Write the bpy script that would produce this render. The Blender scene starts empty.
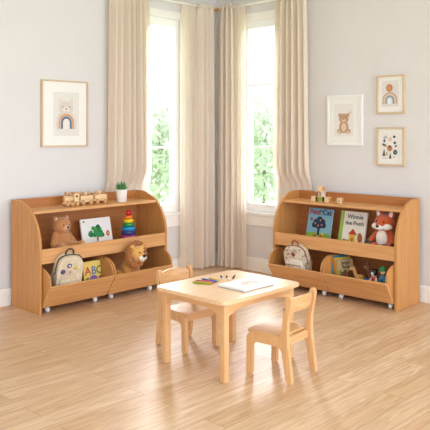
import bpy, bmesh, math, random
from mathutils import Vector, Matrix, noise
random.seed(7)
S = bpy.context.scene
COL = S.collection
PI = math.pi
R = math.radians

# ------------------------------------------------------------------ materials
def lin(h):
    h = h.lstrip('#'); o = []
    for i in (0, 2, 4):
        c = int(h[i:i+2], 16) / 255
        o.append(c / 12.92 if c <= .04045 else ((c + .055) / 1.055) ** 2.4)
    return (*o, 1)

def newmat(name):
    m = bpy.data.materials.new(name); m.use_nodes = True
    nt = m.node_tree; b = nt.nodes['Principled BSDF']
    return m, nt, b

def mat(name, col, rough=.6, var=.06, scale=40, metal=0, bump=0, sheen=0, coat=0):
    """plain procedural surface: colour broken up by a fine noise"""
    m, nt, b = newmat(name); N = nt.nodes; Lk = nt.links
    tc = N.new('ShaderNodeTexCoord'); nz = N.new('ShaderNodeTexNoise'); nz.inputs['Scale'].default_value = scale
    nz.inputs['Detail'].default_value = 3
    Lk.new(tc.outputs['Object'], nz.inputs['Vector'])
    rp = N.new('ShaderNodeValToRGB'); c = lin(col)
    rp.color_ramp.elements[0].position = .3; rp.color_ramp.elements[1].position = .7
    rp.color_ramp.elements[0].color = (*[x * (1 - var) for x in c[:3]], 1)
    rp.color_ramp.elements[1].color = (*[min(1, x * (1 + var)) for x in c[:3]], 1)
    Lk.new(nz.outputs['Fac'], rp.inputs['Fac']); Lk.new(rp.outputs['Color'], b.inputs['Base Color'])
    b.inputs['Roughness'].default_value = rough; b.inputs['Metallic'].default_value = metal
    if sheen: b.inputs['Sheen Weight'].default_value = sheen
    if coat: b.inputs['Coat Weight'].default_value = coat; b.inputs['Coat Roughness'].default_value = .2
    if bump:
        bp = N.new('ShaderNodeBump'); bp.inputs['Strength'].default_value = bump; bp.inputs['Distance'].default_value = .004
        Lk.new(nz.outputs['Fac'], bp.inputs['Height']); Lk.new(bp.outputs['Normal'], b.inputs['Normal'])
    return m

def wood(name, lo, hi, axis='X', rough=.42, scale=9.0):
    """grain runs along `axis` of the object"""
    m, nt, b = newmat(name); N = nt.nodes; Lk = nt.links
    tc = N.new('ShaderNodeTexCoord'); mp = N.new('ShaderNodeMapping')
    sc = [scale * 3.5] * 3; sc['XYZ'.index(axis)] = scale * .16
    mp.inputs['Scale'].default_value = sc
    Lk.new(tc.outputs['Object'], mp.inputs['Vector'])
    nz = N.new('ShaderNodeTexNoise'); nz.inputs['Scale'].default_value = 1.6; nz.inputs['Detail'].default_value = 5; nz.inputs['Distortion'].default_value = .6
    Lk.new(mp.outputs['Vector'], nz.inputs['Vector'])
    rp = N.new('ShaderNodeValToRGB'); rp.color_ramp.elements[0].position = .3; rp.color_ramp.elements[1].position = .72
    rp.color_ramp.elements[0].color = lin(lo); rp.color_ramp.elements[1].color = lin(hi)
    Lk.new(nz.outputs['Fac'], rp.inputs['Fac']); Lk.new(rp.outputs['Color'], b.inputs['Base Color'])
    b.inputs['Roughness'].default_value = rough
    return m

M = {}
for ax in 'XYZ':
    M['beech' + ax] = wood('beech_veneer_' + ax, '#cd955b', '#e3ab72', ax)
    M['pale' + ax] = wood('pale_beech_' + ax, '#d19d67', '#e2b37f', ax, .38)
    M['frame' + ax] = wood('light_oak_' + ax, '#cdb08a', '#dec4a0', ax, .5, 20)
M['beechZ'] = wood('beech_side_veneer', '#bd8145', '#d19656', 'Z')
M['beech_shaded'] = wood('beech_shaded_inside', '#ae6d37', '#c07f47', 'X')  # same beech, with the shade inside the shelf put into its colour
M['paleSheen'] = wood('pale_beech_sheen', '#e0b485', '#ecc79b', 'X', .34)  # table beech lightened: reflected window light put into the colour
M['beech_edge'] = wood('beech_edge', '#dcaa74', '#e6b884', 'Z', .45)
M['toywood'] = wood('toy_wood', '#e2bb8a', '#efd0a4', 'X', .5, 25)
M['toywood_d'] = wood('toy_wood_brown', '#bf8850', '#cf9c66', 'X', .5, 25)
M['blockbrown'] = wood('block_brown', '#8a4f2c', '#a3653d', 'Z', .5, 30)

def wallmat(name, col):
    return mat(name, col, .85, .012, 3)
M['wall'] = wallmat('wall_paint', '#dedad8')
M['ceil'] = wallmat('ceiling_paint', '#f4f2ee')
M['trim'] = mat('white_trim_paint', '#f3efe8', .45, .01, 5)
M['sashwhite'] = mat('white_sash_paint', '#f7f6f3', .4, .01, 5)
M['white'] = mat('white_plastic', '#f2f0ec', .35, .01, 20)
M['paper'] = mat('paper', '#f3f0ea', .7, .02, 60)
M['black'] = mat('black_gloss', '#15120f', .25, .02, 30)
M['metal'] = mat('grey_metal', '#8b8780', .35, .03, 40, metal=.8)

def floor_mat():
    m, nt, b = newmat('oak_floor'); N = nt.nodes; Lk = nt.links
    tc = N.new('ShaderNodeTexCoord')
    br = N.new('ShaderNodeTexBrick')
    br.inputs['Scale'].default_value = 1; br.inputs['Brick Width'].default_value = 1.45; br.inputs['Row Height'].default_value = .15
    br.inputs['Mortar Size'].default_value = .0016; br.inputs['Mortar Smooth'].default_value = .3; br.inputs['Bias'].default_value = 0
    br.offset = .37; br.offset_frequency = 2
    br.inputs['Color1'].default_value = lin('#d5ad86'); br.inputs['Color2'].default_value = lin('#e3c3a1'); br.inputs['Mortar'].default_value = lin('#b28a60')
    Lk.new(tc.outputs['Object'], br.inputs['Vector'])
    # grain differs from board to board: offset the grain lookup by the board tone
    mp = N.new('ShaderNodeMapping'); mp.inputs['Scale'].default_value = (1.5, 17, 1)
    ad = N.new('ShaderNodeVectorMath'); ad.operation = 'MULTIPLY_ADD'
    ad.inputs[1].default_value = (9, 31, 3)
    Lk.new(br.outputs['Color'], ad.inputs[0]); Lk.new(tc.outputs['Object'], ad.inputs[2]); Lk.new(ad.outputs[0], mp.inputs['Vector'])
    nz = N.new('ShaderNodeTexNoise'); nz.inputs['Scale'].default_value = 1.7; nz.inputs['Detail'].default_value = 7; nz.inputs['Distortion'].default_value = 1.5
    Lk.new(mp.outputs['Vector'], nz.inputs['Vector'])
    rp = N.new('ShaderNodeValToRGB'); rp.color_ramp.elements[0].position = .32; rp.color_ramp.elements[1].position = .66
    rp.color_ramp.elements[0].color = lin('#dccfc1'); rp.color_ramp.elements[1].color = (1, 1, 1, 1)
    Lk.new(nz.outputs['Fac'], rp.inputs['Fac'])
    mx = N.new('ShaderNodeMix'); mx.data_type = 'RGBA'; mx.blend_type = 'MULTIPLY'; mx.inputs['Factor'].default_value = .85
    Lk.new(br.outputs['Color'], mx.inputs['A']); Lk.new(rp.outputs['Color'], mx.inputs['B'])
    Lk.new(mx.outputs['Result'], b.inputs['Base Color'])
    b.inputs['Roughness'].default_value = .40
    bp = N.new('ShaderNodeBump'); bp.inputs['Strength'].default_value = .12; bp.inputs['Distance'].default_value = .002
    Lk.new(nz.outputs['Fac'], bp.inputs['Height']); Lk.new(bp.outputs['Normal'], b.inputs['Normal'])
    return m
M['floor'] = floor_mat()

def cloth_mat(name, col, trans=.45):
    m, nt, b = newmat(name); N = nt.nodes; Lk = nt.links
    tc = N.new('ShaderNodeTexCoord'); mp = N.new('ShaderNodeMapping'); mp.inputs['Scale'].default_value = (160, 160, 12)
    Lk.new(tc.outputs['Object'], mp.inputs['Vector'])
    nz = N.new('ShaderNodeTexNoise'); nz.inputs['Scale'].default_value = 1; nz.inputs['Detail'].default_value = 2
    Lk.new(mp.outputs['Vector'], nz.inputs['Vector'])
    rp = N.new('ShaderNodeValToRGB'); c = lin(col)
    rp.color_ramp.elements[0].color = (*[x * .93 for x in c[:3]], 1); rp.color_ramp.elements[1].color = (*[min(1, x * 1.05) for x in c[:3]], 1)
    Lk.new(nz.outputs['Fac'], rp.inputs['Fac'])
    b.inputs['Roughness'].default_value = .9
    Lk.new(rp.outputs['Color'], b.inputs['Base Color'])
    tr = N.new('ShaderNodeBsdfTranslucent'); Lk.new(rp.outputs['Color'], tr.inputs['Color'])
    mx = N.new('ShaderNodeMixShader'); mx.inputs['Fac'].default_value = trans
    out = N['Material Output']
    Lk.new(b.outputs['BSDF'], mx.inputs[1]); Lk.new(tr.outputs['BSDF'], mx.inputs[2]); Lk.new(mx.outputs['Shader'], out.inputs['Surface'])
    return m
M['drape'] = cloth_mat('beige_linen', '#f4e7d7', .30)
M['sheer_backlit'] = cloth_mat('sheer_backlit_linen', '#fbf1e4', .60)  # paler than the drape: light from behind is put into the colour

def glass_mat(name, gl=.06):
    m, nt, b = newmat(name); N = nt.nodes; Lk = nt.links
    tr = N.new('ShaderNodeBsdfTransparent'); g = N.new('ShaderNodeBsdfGlossy'); g.inputs['Roughness'].default_value = .03
    fr = N.new('ShaderNodeFresnel'); fr.inputs['IOR'].default_value = 1.45
    mx = N.new('ShaderNodeMixShader')
    ge = N.new('ShaderNodeNewGeometry'); iv = N.new('ShaderNodeMath'); iv.operation = 'SUBTRACT'; iv.inputs[0].default_value = 1; ml = N.new('ShaderNodeMath'); ml.operation = 'MULTIPLY'
    Lk.new(ge.outputs['Backfacing'], iv.inputs[1]); Lk.new(iv.outputs[0], ml.inputs[0]); Lk.new(fr.outputs['Fac'], ml.inputs[1])
    Lk.new(ml.outputs[0], mx.inputs['Fac']); Lk.new(tr.outputs['BSDF'], mx.inputs[1]); Lk.new(g.outputs['BSDF'], mx.inputs[2])
    Lk.new(mx.outputs['Shader'], N['Material Output'].inputs['Surface'])
    return m
M['glass'] = glass_mat('clear_glass')

def plush(name, col, var=.16):
    return mat(name, col, .95, var, 120, bump=.5, sheen=.35)

def cm(hexcol, rough=.6, name=None):
    k = 'c' + hexcol + str(rough)
    if k not in M: M[k] = mat(name or 'colour_' + hexcol.lstrip('#'), hexcol, rough, .03, 60)
    return M[k]

# ------------------------------------------------------------------ mesh helpers
def ident(): return Matrix.Identity(4)
def T(x, y, z): return Matrix.Translation((x, y, z))
def rot(ax, deg): return Matrix.Rotation(R(deg), 4, ax)

class MB:
    def __init__(s): s.bm = bmesh.new(); s.mats = []
    def mi(s, m):
        if m not in s.mats: s.mats.append(m)
        return s.mats.index(m)
    def _fin(s, faces, m, smooth):
        i = s.mi(m)
        for f in faces: f.material_index = i; f.smooth = smooth
    def box(s, c, d, m, X=None, bev=0):
        r = bmesh.ops.create_cube(s.bm, size=1); vs = r['verts']
        bmesh.ops.scale(s.bm, vec=d, verts=vs)
        if bev:
            es = list({e for v in vs for e in v.link_edges})
            q = bmesh.ops.bevel(s.bm, geom=es, offset=bev, segments=2, profile=.5, affect='EDGES')
            vs = list({v for f in q['faces'] for v in f.verts} | {v for v in vs if v.is_valid})
        fs = list({f for v in vs for f in v.link_faces})
        bmesh.ops.transform(s.bm, matrix=(X or ident()) @ T(*c), verts=vs)
        s._fin(fs, m, False); return vs
    def prism(s, pts, t, m, X=None, smooth=False, bev=0):
        """outline in XZ, extruded from y=0 to y=t"""
        a = [s.bm.verts.new((p[0], 0, p[1])) for p in pts]; b = [s.bm.verts.new((p[0], t, p[1])) for p in pts]
        n = len(pts); fs = [s.bm.faces.new(a), s.bm.faces.new(b[::-1])]
        caps = list(fs)
        for i in range(n):
            f = s.bm.faces.new((a[i], b[i], b[(i+1) % n], a[(i+1) % n])); fs.append(f)
        vs = a + b
        if bev:
            es = [e for f in caps for e in f.edges]
            q = bmesh.ops.bevel(s.bm, geom=es, offset=bev, segments=2, profile=.5, affect='EDGES')
            vs = list({v for f in q['faces'] for v in f.verts} | {v for v in vs if v.is_valid})
            fs = list({f for v in vs for f in v.link_faces})
        if X is not None: bmesh.ops.transform(s.bm, matrix=X, verts=vs)
        bmesh.ops.recalc_face_normals(s.bm, faces=fs)
        s._fin(fs, m, smooth); return vs
    def ball(s, c, r, m, X=None, seg=20):
        if not isinstance(r, (tuple, list)): r = (r, r, r)
        q = bmesh.ops.create_uvsphere(s.bm, u_segments=seg, v_segments=max(6, seg * 2 // 3), radius=1); vs = q['verts']
        bmesh.ops.scale(s.bm, vec=r, verts=vs)
        if X is not None: bmesh.ops.transform(s.bm, matrix=X, verts=vs)
        bmesh.ops.translate(s.bm, vec=c, verts=vs)
        s._fin({f for v in vs for f in v.link_faces}, m, True); return vs
    def lathe(s, prof, m, X=None, seg=28, smooth=True):
        rings = []
        for r, z in prof:
            rings.append([s.bm.verts.new((max(r, 1e-5) * math.cos(2 * PI * k / seg), max(r, 1e-5) * math.sin(2 * PI * k / seg), z)) for k in range(seg)])
        fs = []
        for a, b in zip(rings, rings[1:]):
            for k in range(seg):
                fs.append(s.bm.faces.new((a[k], a[(k+1) % seg], b[(k+1) % seg], b[k])))
        fs.append(s.bm.faces.new(rings[0][::-1])); fs.append(s.bm.faces.new(rings[-1]))
        vs = [v for q in rings for v in q]
        if X is not None: bmesh.ops.transform(s.bm, matrix=X, verts=vs)
        bmesh.ops.recalc_face_normals(s.bm, faces=fs)
        s._fin(fs, m, smooth); return vs
    def tube(s, pts, r, m, seg=10):
        pts = [Vector(p) for p in pts]; rs = r if isinstance(r, (list, tuple)) else [r] * len(pts); rings = []
        up = Vector((0, 0, 1))
        for i, p in enumerate(pts):
            t = (pts[min(i+1, len(pts)-1)] - pts[max(i-1, 0)]).normalized()
            a = t.cross(up)
            if a.length < .05: a = t.cross(Vector((1, 0, 0)))
            a.normalize(); b = a.cross(t).normalized()
            rings.append([s.bm.verts.new(p + rs[i] * (a * math.cos(2*PI*k/seg) + b * math.sin(2*PI*k/seg))) for k in range(seg)])
        fs = []
        for a, b in zip(rings, rings[1:]):
            for k in range(seg): fs.append(s.bm.faces.new((a[k], a[(k+1) % seg], b[(k+1) % seg], b[k])))
        fs.append(s.bm.faces.new(rings[0][::-1])); fs.append(s.bm.faces.new(rings[-1]))
        bmesh.ops.recalc_face_normals(s.bm, faces=fs)
        s._fin(fs, m, True)
    def build(s, name, parent=None, bevel=0, loc=None, rz=0):
        me = bpy.data.meshes.new(name); s.bm.to_mesh(me); s.bm.free()
        for m in s.mats: me.materials.append(m)
        o = bpy.data.objects.new(name, me); COL.objects.link(o)
        if parent: o.parent = parent
        if loc: o.location = loc
        if rz: o.rotation_euler = (0, 0, rz)
        if bevel:
            b = o.modifiers.new('bevel', 'BEVEL'); b.width = bevel; b.segments = 2; b.limit_method = 'ANGLE'; b.angle_limit = R(50)
        return o

class Art:
    """flat printed shapes on a page facing -Y; each shape lies a hair in front of the last"""
    def __init__(s, y): s.mb = MB(); s.y = y
    def poly(s, pts, col):
        s.y -= .00025
        vs = [s.mb.bm.verts.new((p[0], s.y, p[1])) for p in pts]
        f = s.mb.bm.faces.new(vs); f.normal_update()
        if f.normal.y > 0: f.normal_flip()
        f.material_index = s.mb.mi(cm(col, .7))
    def ell(s, x, z, rx, rz, col, a=0, n=20):
        ca, sa = math.cos(R(a)), math.sin(R(a))
        s.poly([(x + rx*math.cos(2*PI*k/n)*ca - rz*math.sin(2*PI*k/n)*sa, z + rx*math.cos(2*PI*k/n)*sa + rz*math.sin(2*PI*k/n)*ca) for k in range(n)], col)
    def rect(s, x0, z0, x1, z1, col): s.poly([(x0, z0), (x1, z0), (x1, z1), (x0, z1)], col)
    def arch(s, x, z, r, col, leg=0, n=18):
        s.poly([(x + r, z - leg)] + [(x + r*math.cos(PI*k/n), z + r*math.sin(PI*k/n)) for k in range(n+1)] + [(x - r, z - leg)], col)
    def build(s, name, parent): return s.mb.build(name, parent)

def text(name, body, size, col, parent, x, y, z, align='CENTER', tilt=0, sx=1):
    cu = bpy.data.curves.new('txt', 'FONT'); cu.body = body; cu.size = size; cu.align_x = align; cu.extrude = .0002; cu.offset = size * .012
    o = bpy.data.objects.new('txt', cu); COL.objects.link(o)
    bpy.context.view_layer.update()
    me = bpy.data.meshes.new_from_object(o.evaluated_get(bpy.context.evaluated_depsgraph_get()))
    bpy.data.objects.remove(o); bpy.data.curves.remove(cu)
    me.transform(T(x, y, z) @ rot('Y', -tilt) @ rot('X', 90) @ Matrix.Diagonal((sx, 1, 1, 1)))
    me.materials.clear(); me.materials.append(cm(col, .6))
    me.name = name; q = bpy.data.objects.new(name, me); COL.objects.link(q); q.parent = parent
    return q

def thing(name, label, cat, loc=(0, 0, 0), rz=0, group=None, rx=0, ry=0):
    o = bpy.data.objects.new(name, None); COL.objects.link(o); o.empty_display_size = .05
    o.location = loc; o.rotation_euler = (rx, ry, rz); tag(o, label, cat, group); return o
def tag(o, label, cat, group=None):
    o['label'] = label; o['category'] = cat
    if group: o['group'] = group
    return o
def struct(o): o['kind'] = 'structure'; return o

def blob(name, parent, m, parts, voxel=.007, fuzz=.0):
    """soft toy body: overlapping volumes fused to one surface. part = (centre, radii, (rx,ry,rz) degrees)"""
    mb = MB()
    for p in parts:
        X = ident()
        if len(p) > 2: X = rot('Z', p[2][2]) @ rot('Y', p[2][1]) @ rot('X', p[2][0])
        mb.ball(p[0], p[1], m, X, 24)
    o = mb.build(name, parent)
    r = o.modifiers.new('fuse', 'REMESH'); r.mode = 'VOXEL'; r.voxel_size = voxel; r.use_smooth_shade = True
    sm = o.modifiers.new('smooth', 'SMOOTH'); sm.factor = .5; sm.iterations = 4
    if fuzz:
        tx = bpy.data.textures.new(name + '_fuzz', 'CLOUDS'); tx.noise_scale = .012
        d = o.modifiers.new('fuzz', 'DISPLACE'); d.texture = tx; d.strength = fuzz; d.mid_level = .5
    return o

def limb(p0, p1, r, n=5, r1=None):
    """a chain of balls between two points, for blob()"""
    p0, p1 = Vector(p0), Vector(p1); r1 = r if r1 is None else r1
    return [(tuple(p0.lerp(p1, k/(n-1))), r + (r1-r)*k/(n-1)) for k in range(n)]

# ------------------------------------------------------------------ room shell
RX = -6.6; H = 2.95; WT = .16
def wall_with_hole(name, side, a0, a1, z0, z1):
    """side L: plane y=0 running along x from RX to 0; side R: plane x=0 running along y"""
    mb = MB()
    def seg(u0, u1, w0, w1):
        if side == 'L': mb.box(((u0+u1)/2, WT/2, (w0+w1)/2), (u1-u0, WT, w1-w0), M['wall'])
        else: mb.box((WT/2, (u0+u1)/2, (w0+w1)/2), (WT, u1-u0, w1-w0), M['wall'])
    top = WT if side == 'L' else 0
    seg(RX, a0, 0, H); seg(a1, top, 0, H); seg(a0, a1, 0, z0); seg(a0, a1, z1, H)
    return struct(mb.build(name))
LW = (-1.035, -.535, .60, 2.55)          # left window opening: x0, x1, z0, z1
RW = (-.86, -.385, .60, 2.55)           # right window opening: y0, y1
wall_with_hole('wall_left', 'L', *LW)
wall_with_hole('wall_right', 'R', *RW)
mb = MB(); mb.box((RX/2, RX/2, -.04), (-RX, -RX, .08), M['floor']); struct(mb.build('floor'))
mb = MB(); mb.box((RX/2 + WT/2, RX/2 + WT/2, H + .05), (-RX + WT, -RX + WT, .1), M['ceil']); struct(mb.build('ceiling'))

mb = MB(); mb.box((RX - WT/2, -1.55, H/2), (WT, 3.1, H), M['wall']); struct(mb.build('light_block_wall'))  # unseen part wall, added and cut short to dim light from the left

def baseboard(name, side):
    prof = [(0, 0), (.017, 0), (.017, .098), (.013, .105), (.013, .118), (.008, .13), (0, .135)]   # out from wall, z
    mb = MB(); ln = -RX
    vs = mb.prism(prof, ln, M['trim'])
    # prism: x = out, y = along -> map
    for v in vs:
        o, al, z = v.co
        v.co = (RX + al, -o, z) if side == 'L' else (-o, RX + al - (.0172 if al > 1 else 0), z)
    bmesh.ops.recalc_face_normals(mb.bm, faces=mb.bm.faces[:])
    return struct(mb.build(name))
baseboard('baseboard_left', 'L'); baseboard('baseboard_right', 'R')

def window(name, side, a0, a1, z0, z1):
    rz = 0 if side == 'L' else -PI/2
    # local: x runs to the viewer's right along the wall, -y into the room
    w = a1 - a0; c = (a0 + a1) / 2
    t = bpy.data.objects.new(name, None); COL.objects.link(t); struct(t)
    t.location = (c, 0, 0) if side == 'L' else (0, c, 0); t.rotation_euler = (0, 0, rz)
    W = M['trim']
    mb = MB(); k = .065
    for sx in (-1, 1): mb.box((sx*(w/2 + k/2), -.011, (z0+z1)/2 + .02), (k, .022, z1 - z0 + .1 - .04), W, bev=.003)
    mb.box((0, -.013, z1 + k/2), (w + 2*k + .02, .026, k + .012), W, bev=.003)
    mb.build('casing', t)
    mb = MB(); mb.box((0, .017, z0 - .015), (w + 2*k + .02, .118, .03), W, bev=.004); mb.build('window_sill', t)
    mb = MB(); mb.box((0, -.010, z0 - .085), (w + 2*k - .01, .02, .105), W, bev=.004); mb.build('apron', t)
    sash = M['sashwhite']
    mb = MB(); f = .055; y = .040
    for sx in (-1, 1): mb.box((sx*(w/2 - f/2), y, (z0+z1)/2), (f, .05, z1 - z0), sash, bev=.004)
    for z in (z0 + f*.75, z1 - f*.75): mb.box((0, y, z), (w - 2*f + .001, .046, f*1.5), sash, bev=.004)
    mb.build('sash', t)
    for z in (1.255, 1.89):
        mb = MB(); mb.box((0, y, z), (w - 2*f, .03, .022), sash, bev=.003); mb.build('glazing_bar', t)
    mb = MB(); mb.box((0, y + .004, (z0+z1)/2), (w - 2*f, .005, z1 - z0 - 2*f), M['glass']); mb.build('window_pane', t)
    return t
window('window_1', 'L', *LW)
window('window_2', 'R', *RW)

# ------------------------------------------------------------------ curtains
RODZ, OFF = 2.70, .095
def curtain(label, side, a0, a1, folds, amp, seed, flare=.0, sheer_backlit=None, tuck=False):
    """hangs from the rod between a0 and a1 (wall coordinate); sheer=(b0,b1): paler layer on the wall side, in the corner standing for backlit drape;
    tuck: the lower end is pressed flat between the wall and the shelf"""
    sg = 1 if side == 'L' else -1        # local +y is towards the wall for L, away from it for R
    t = thing('curtain', label, 'curtain', (a0, -OFF, 0) if side == 'L' else (-OFF, a0, 0), 0 if side == 'L' else PI/2, 'linen curtains at the corner windows')
    def cloth(name, w0, w1, folds, amp, m, dy, seed, zb=.012, zt=RODZ + .035):
        rnd = random.Random(seed)
        nx, nz = folds * 16, 34; mb = MB()
        if tuck: zb = .65
        ph = [rnd.uniform(-.9, .9) for _ in range(folds + 1)]; am = [rnd.uniform(.55, 1.15) for _ in range(folds + 1)]
        grid = []
        for j in range(nz + 1):
            q = j / nz; z = zb + (zt - zb) * q; row = []
            tight = max(0, (z - 2.62) / (zt - 2.62)); drop = (zt - z) / zt
            sq = min(1, max(0, (1.06 - z) / .19)) if tuck else 0; sq = sq*sq*(3 - 2*sq)
            for i in range(nx + 1):
                u = i / nx; fi = u * folds; k = min(int(fi), folds - 1); fr = fi - k; fr = fr*fr*(3 - 2*fr)
                a = am[k] * (1 - fr) + am[k+1] * fr; p = ph[k] * (1 - fr) + ph[k+1] * fr
                wv = math.sin(2*PI*fi + p*(.3 + drop)) + .12 * math.sin(4*PI*fi + 1.3*p + drop*1.5)
                d = amp * a * wv * (1 - .5*tight) * (.85 + .15*drop)
                pinch = tight * .35 * amp * math.sin(4*PI*fi)
                x = w0 + (w1 - w0) * (u + .02*math.sin(2*PI*fi*.37 + 4*drop + seed)*drop)
                x += (u - .5) * flare * min(1, drop*1.6)**.7 - (u - .5) * .04 * tight
                yy = (dy + d + pinch) * (1 - sq) + sq * (sg*(OFF - .0345) + (d / amp) * .0035 + (.004*sg if dy else 0))
                row.append(mb.bm.verts.new((x, yy, z)))
            grid.append(row)
        i_ = mb.mi(m)
        for r0, r1 in zip(grid, grid[1:]):
            for i in range(nx):
                f = mb.bm.faces.new((r0[i], r0[i+1], r1[i+1], r1[i])); f.smooth = True; f.material_index = i_
        return mb.build(name, t)
    w = a1 - a0
    cloth('drape_panel', 0, w, folds, amp, M['drape'], 0, seed)
    if sheer_backlit:
        cloth('sheer_backlit_panel', sheer_backlit[0] - a0, sheer_backlit[1] - a0, 5, .018, M['sheer_backlit'], .026 * sg, seed + 3)
    for k in range(folds + 1):
        x = .006 + (w - .012) * k / folds
        mb = MB(); mb.lathe([(.0135, -.010), (.018, -.010), (.018, .010), (.0135, .010), (.0135, -.010)], M['drape'], T(x, 0, RODZ) @ rot('Y', 90), 14)
        mb.build('rod_loop', t)
    return t
curtain('beige linen curtain left of the left window, behind the potted succulent', 'L', -1.475, -1.085, 6, .056, 1, .05, (-1.10, -1.00), True)
curtain('beige linen curtain between the left window and the room corner', 'L', -.385, -.150, 3, .046, 5, .03, (-.575, -.33))
curtain('beige linen curtain between the room corner and the right window', 'R', -.330, -.155, 3, .046, 9, .03, (-.475, -.27))
curtain('beige linen curtain right of the right window, above the toy blocks', 'R', -1.255, -.93, 5, .056, 13, .05, (-.95, -.865), True)
rd = thing('curtain_rod', 'slim pale curtain rod running round the room corner above both windows', 'curtain rod', (-OFF, -OFF, RODZ))
mb = MB(); mb.tube([(-1.46, 0, 0), (0, 0, 0)], .011, M['white']); mb.build('rod', rd)
mb = MB(); mb.tube([(0, 0, 0), (0, -1.26, 0)], .011, M['white']); mb.build('rod', rd)
mb = MB(); mb.ball((0, 0, 0), .02, M['toywood_d']); mb.tube([(-.045, 0, 0), (0, 0, 0)], .0145, M['toywood_d']); mb.tube([(0, -.045, 0), (0, 0, 0)], .0145, M['toywood_d']); o = mb.build('corner_joint', rd); o['label'] = 'wooden corner joint'
for x, y in ((-1.42, 0), (-.52, 0), (0, -.42), (0, -1.2)):
    mb = MB()
    if y == 0: mb.tube([(x, 0, 0), (x, OFF, 0)], .007, M['white']); mb.lathe([(.022, 0), (.022, .008)], M['white'], T(x, OFF - .008, 0) @ rot('X', -90))
    else: mb.tube([(0, y, 0), (OFF, y, 0)], .007, M['white']); mb.lathe([(.022, 0), (.022, .008)], M['white'], T(OFF - .008, y, 0) @ rot('Y', 90))
    mb.build('bracket', rd)

# ------------------------------------------------------------------ storage shelves
PT = .022       # panel thickness
HS = .861
class Unit: pass
def shelf_unit(label, origin, rz, L, D, split, cast, du=0):
    U = Unit(); U.o = Vector(origin); U.rz = rz; U.L = L; U.D = D
    def W(u, s, z):     # u along the shelf to the viewer's right, s out from its back, z up
        v = Matrix.Rotation(rz, 3, 'Z') @ Vector((u + du, -s, 0)); return (U.o.x + v.x, U.o.y + v.y, z)
    U.W = W
    t = thing('storage_shelf', label, 'shelf', origin, rz, 'beech toy storage shelves'); U.t = t
    # side profile (s, z), a quarter ellipse at the top front
    cs, cz = D*.2, .5; prof = [(0, 0), (D, 0)]
    for k in range(25):
        a = PI/2 * k/24; prof.append((cs + (D-cs)*math.cos(a), cz + (HS-cz)*math.sin(a)))
    prof.append((0, HS))
    XP = rot('Z', -90)      # prism x -> -y (out from the back), prism y -> +x
    for u in (0, L - PT):
        mb = MB(); mb.prism(prof, PT, M['beechZ'], T(u, 0, 0) @ XP, bev=.003); mb.build('side_panel', t)
    wi = L - 2*PT
    mb = MB(); mb.box((L/2, -.009, HS/2 + .02), (wi, .018, HS - .04), M['beech_shaded']); mb.build('back_panel', t)
    tz = .785; sf = cs + (D-cs)*math.sqrt(max(0, 1 - ((tz-.012-cz)/(HS-cz))**2)) - .008
    mb = MB(); mb.box((L/2, -(.018+sf)/2, tz - .011), (wi, sf - .018, .022), M['beechX'], bev=.002); mb.build('top_board', t)
    U.top = tz; U.floor = .43
    mb = MB(); mb.box((L/2, -(.018 + D - .02)/2, U.floor - .009), (wi, D - .02 - .018, .018), M['beech_shaded']); mb.build('middle_board', t)
    mb = MB(); mb.box((L/2, -(D - .011), .4445), (wi, .018, .113), M['beechX'], bev=.002); mb.build('front_rail', t)
    # rolling bins
    bp = [(.06, .055), (D - .012, .055), (D + .10, .222)]
    for a in range(1, 9):
        q = a/8; bp.append((D + .10*(1-q)**2 + 2*q*(1-q)*(.115) + q*q*(-.028), .222*(1-q)**2 + 2*q*(1-q)*.33 + q*q*.362))
    bp.append((.06, .362))
    for (u0, u1), cs_ in zip(((PT + .006, split - .004), (split + .004, L - PT - .006)), cast):
        b = thing_child('rolling_bin', t)
        th = .015
        for uu in (u0, u1 - th):
            mb = MB(); mb.prism(bp, th, M['beechZ'], T(uu, 0, 0) @ XP, bev=.002); mb.build('bin_side', b)
        mb = MB(); wi2 = u1 - u0 - 2*th; cu = (u0+u1)/2
        mb.box((cu, -(.06 + D - .02)/2, .0625), (wi2, D - .08, .015), M['beechX']); mb.build('bin_base', b)
        mb = MB(); mb.box((cu, -(.075 + D + .012)/2, .1125), (wi2, D - .063, .015), M['beechX']); mb.build('bin_floor', b)
        mb = MB(); mb.box((cu, -.0675, .2), (wi2, .015, .26), M['beech_shaded']); mb.build('bin_back', b)
        # slanting front board, covers the ends of the bin sides
        p = [(D - .016, .05), (D - .002, .05), (D + .116, .224), (D + .101, .230), (D + .093, .222)]
        mb = MB(); mb.prism(p, u1 - u0, M['beechX'], T(u0, 0, 0) @ XP, bev=.0015); mb.build('bin_front', b)
        for uu in cs_:
            for s_ in (D - .05, .13):
                mb = MB()
                mb.lathe([(.014, -.013), (.0205, -.010), (.0205, .010), (.014, .013)], M['white'], T(uu, -s_, .0205) @ rot('Y', 90), 18)
                mb.box((uu, -s_ + .004, .049), (.026, .03, .010), M['white'], bev=.002)
                for sx in (-1, 1): mb.box((uu + sx*.0155, -s_ + .002, .034), (.003, .018, .028), M['white'])
                o = mb.build('caster', b); o['label'] = 'white caster wheel'
    return U
def thing_child(name, parent):
    o = bpy.data.objects.new(name, None); COL.objects.link(o); o.parent = parent; o.empty_display_size = .05; return o

UL = shelf_unit('beech storage shelf under the single big picture, left of the windows', (-2.445, -.045, 0), 0, 1.312, .424, .640, ((.10, .553), (.718, 1.148)), .0175)
UR = shelf_unit('beech storage shelf under the three pictures, right of the windows', (-.045, -1.131, 0), -PI/2, 1.245, .385, .608, ((.085, .53), (.70, 1.165)))

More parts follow.
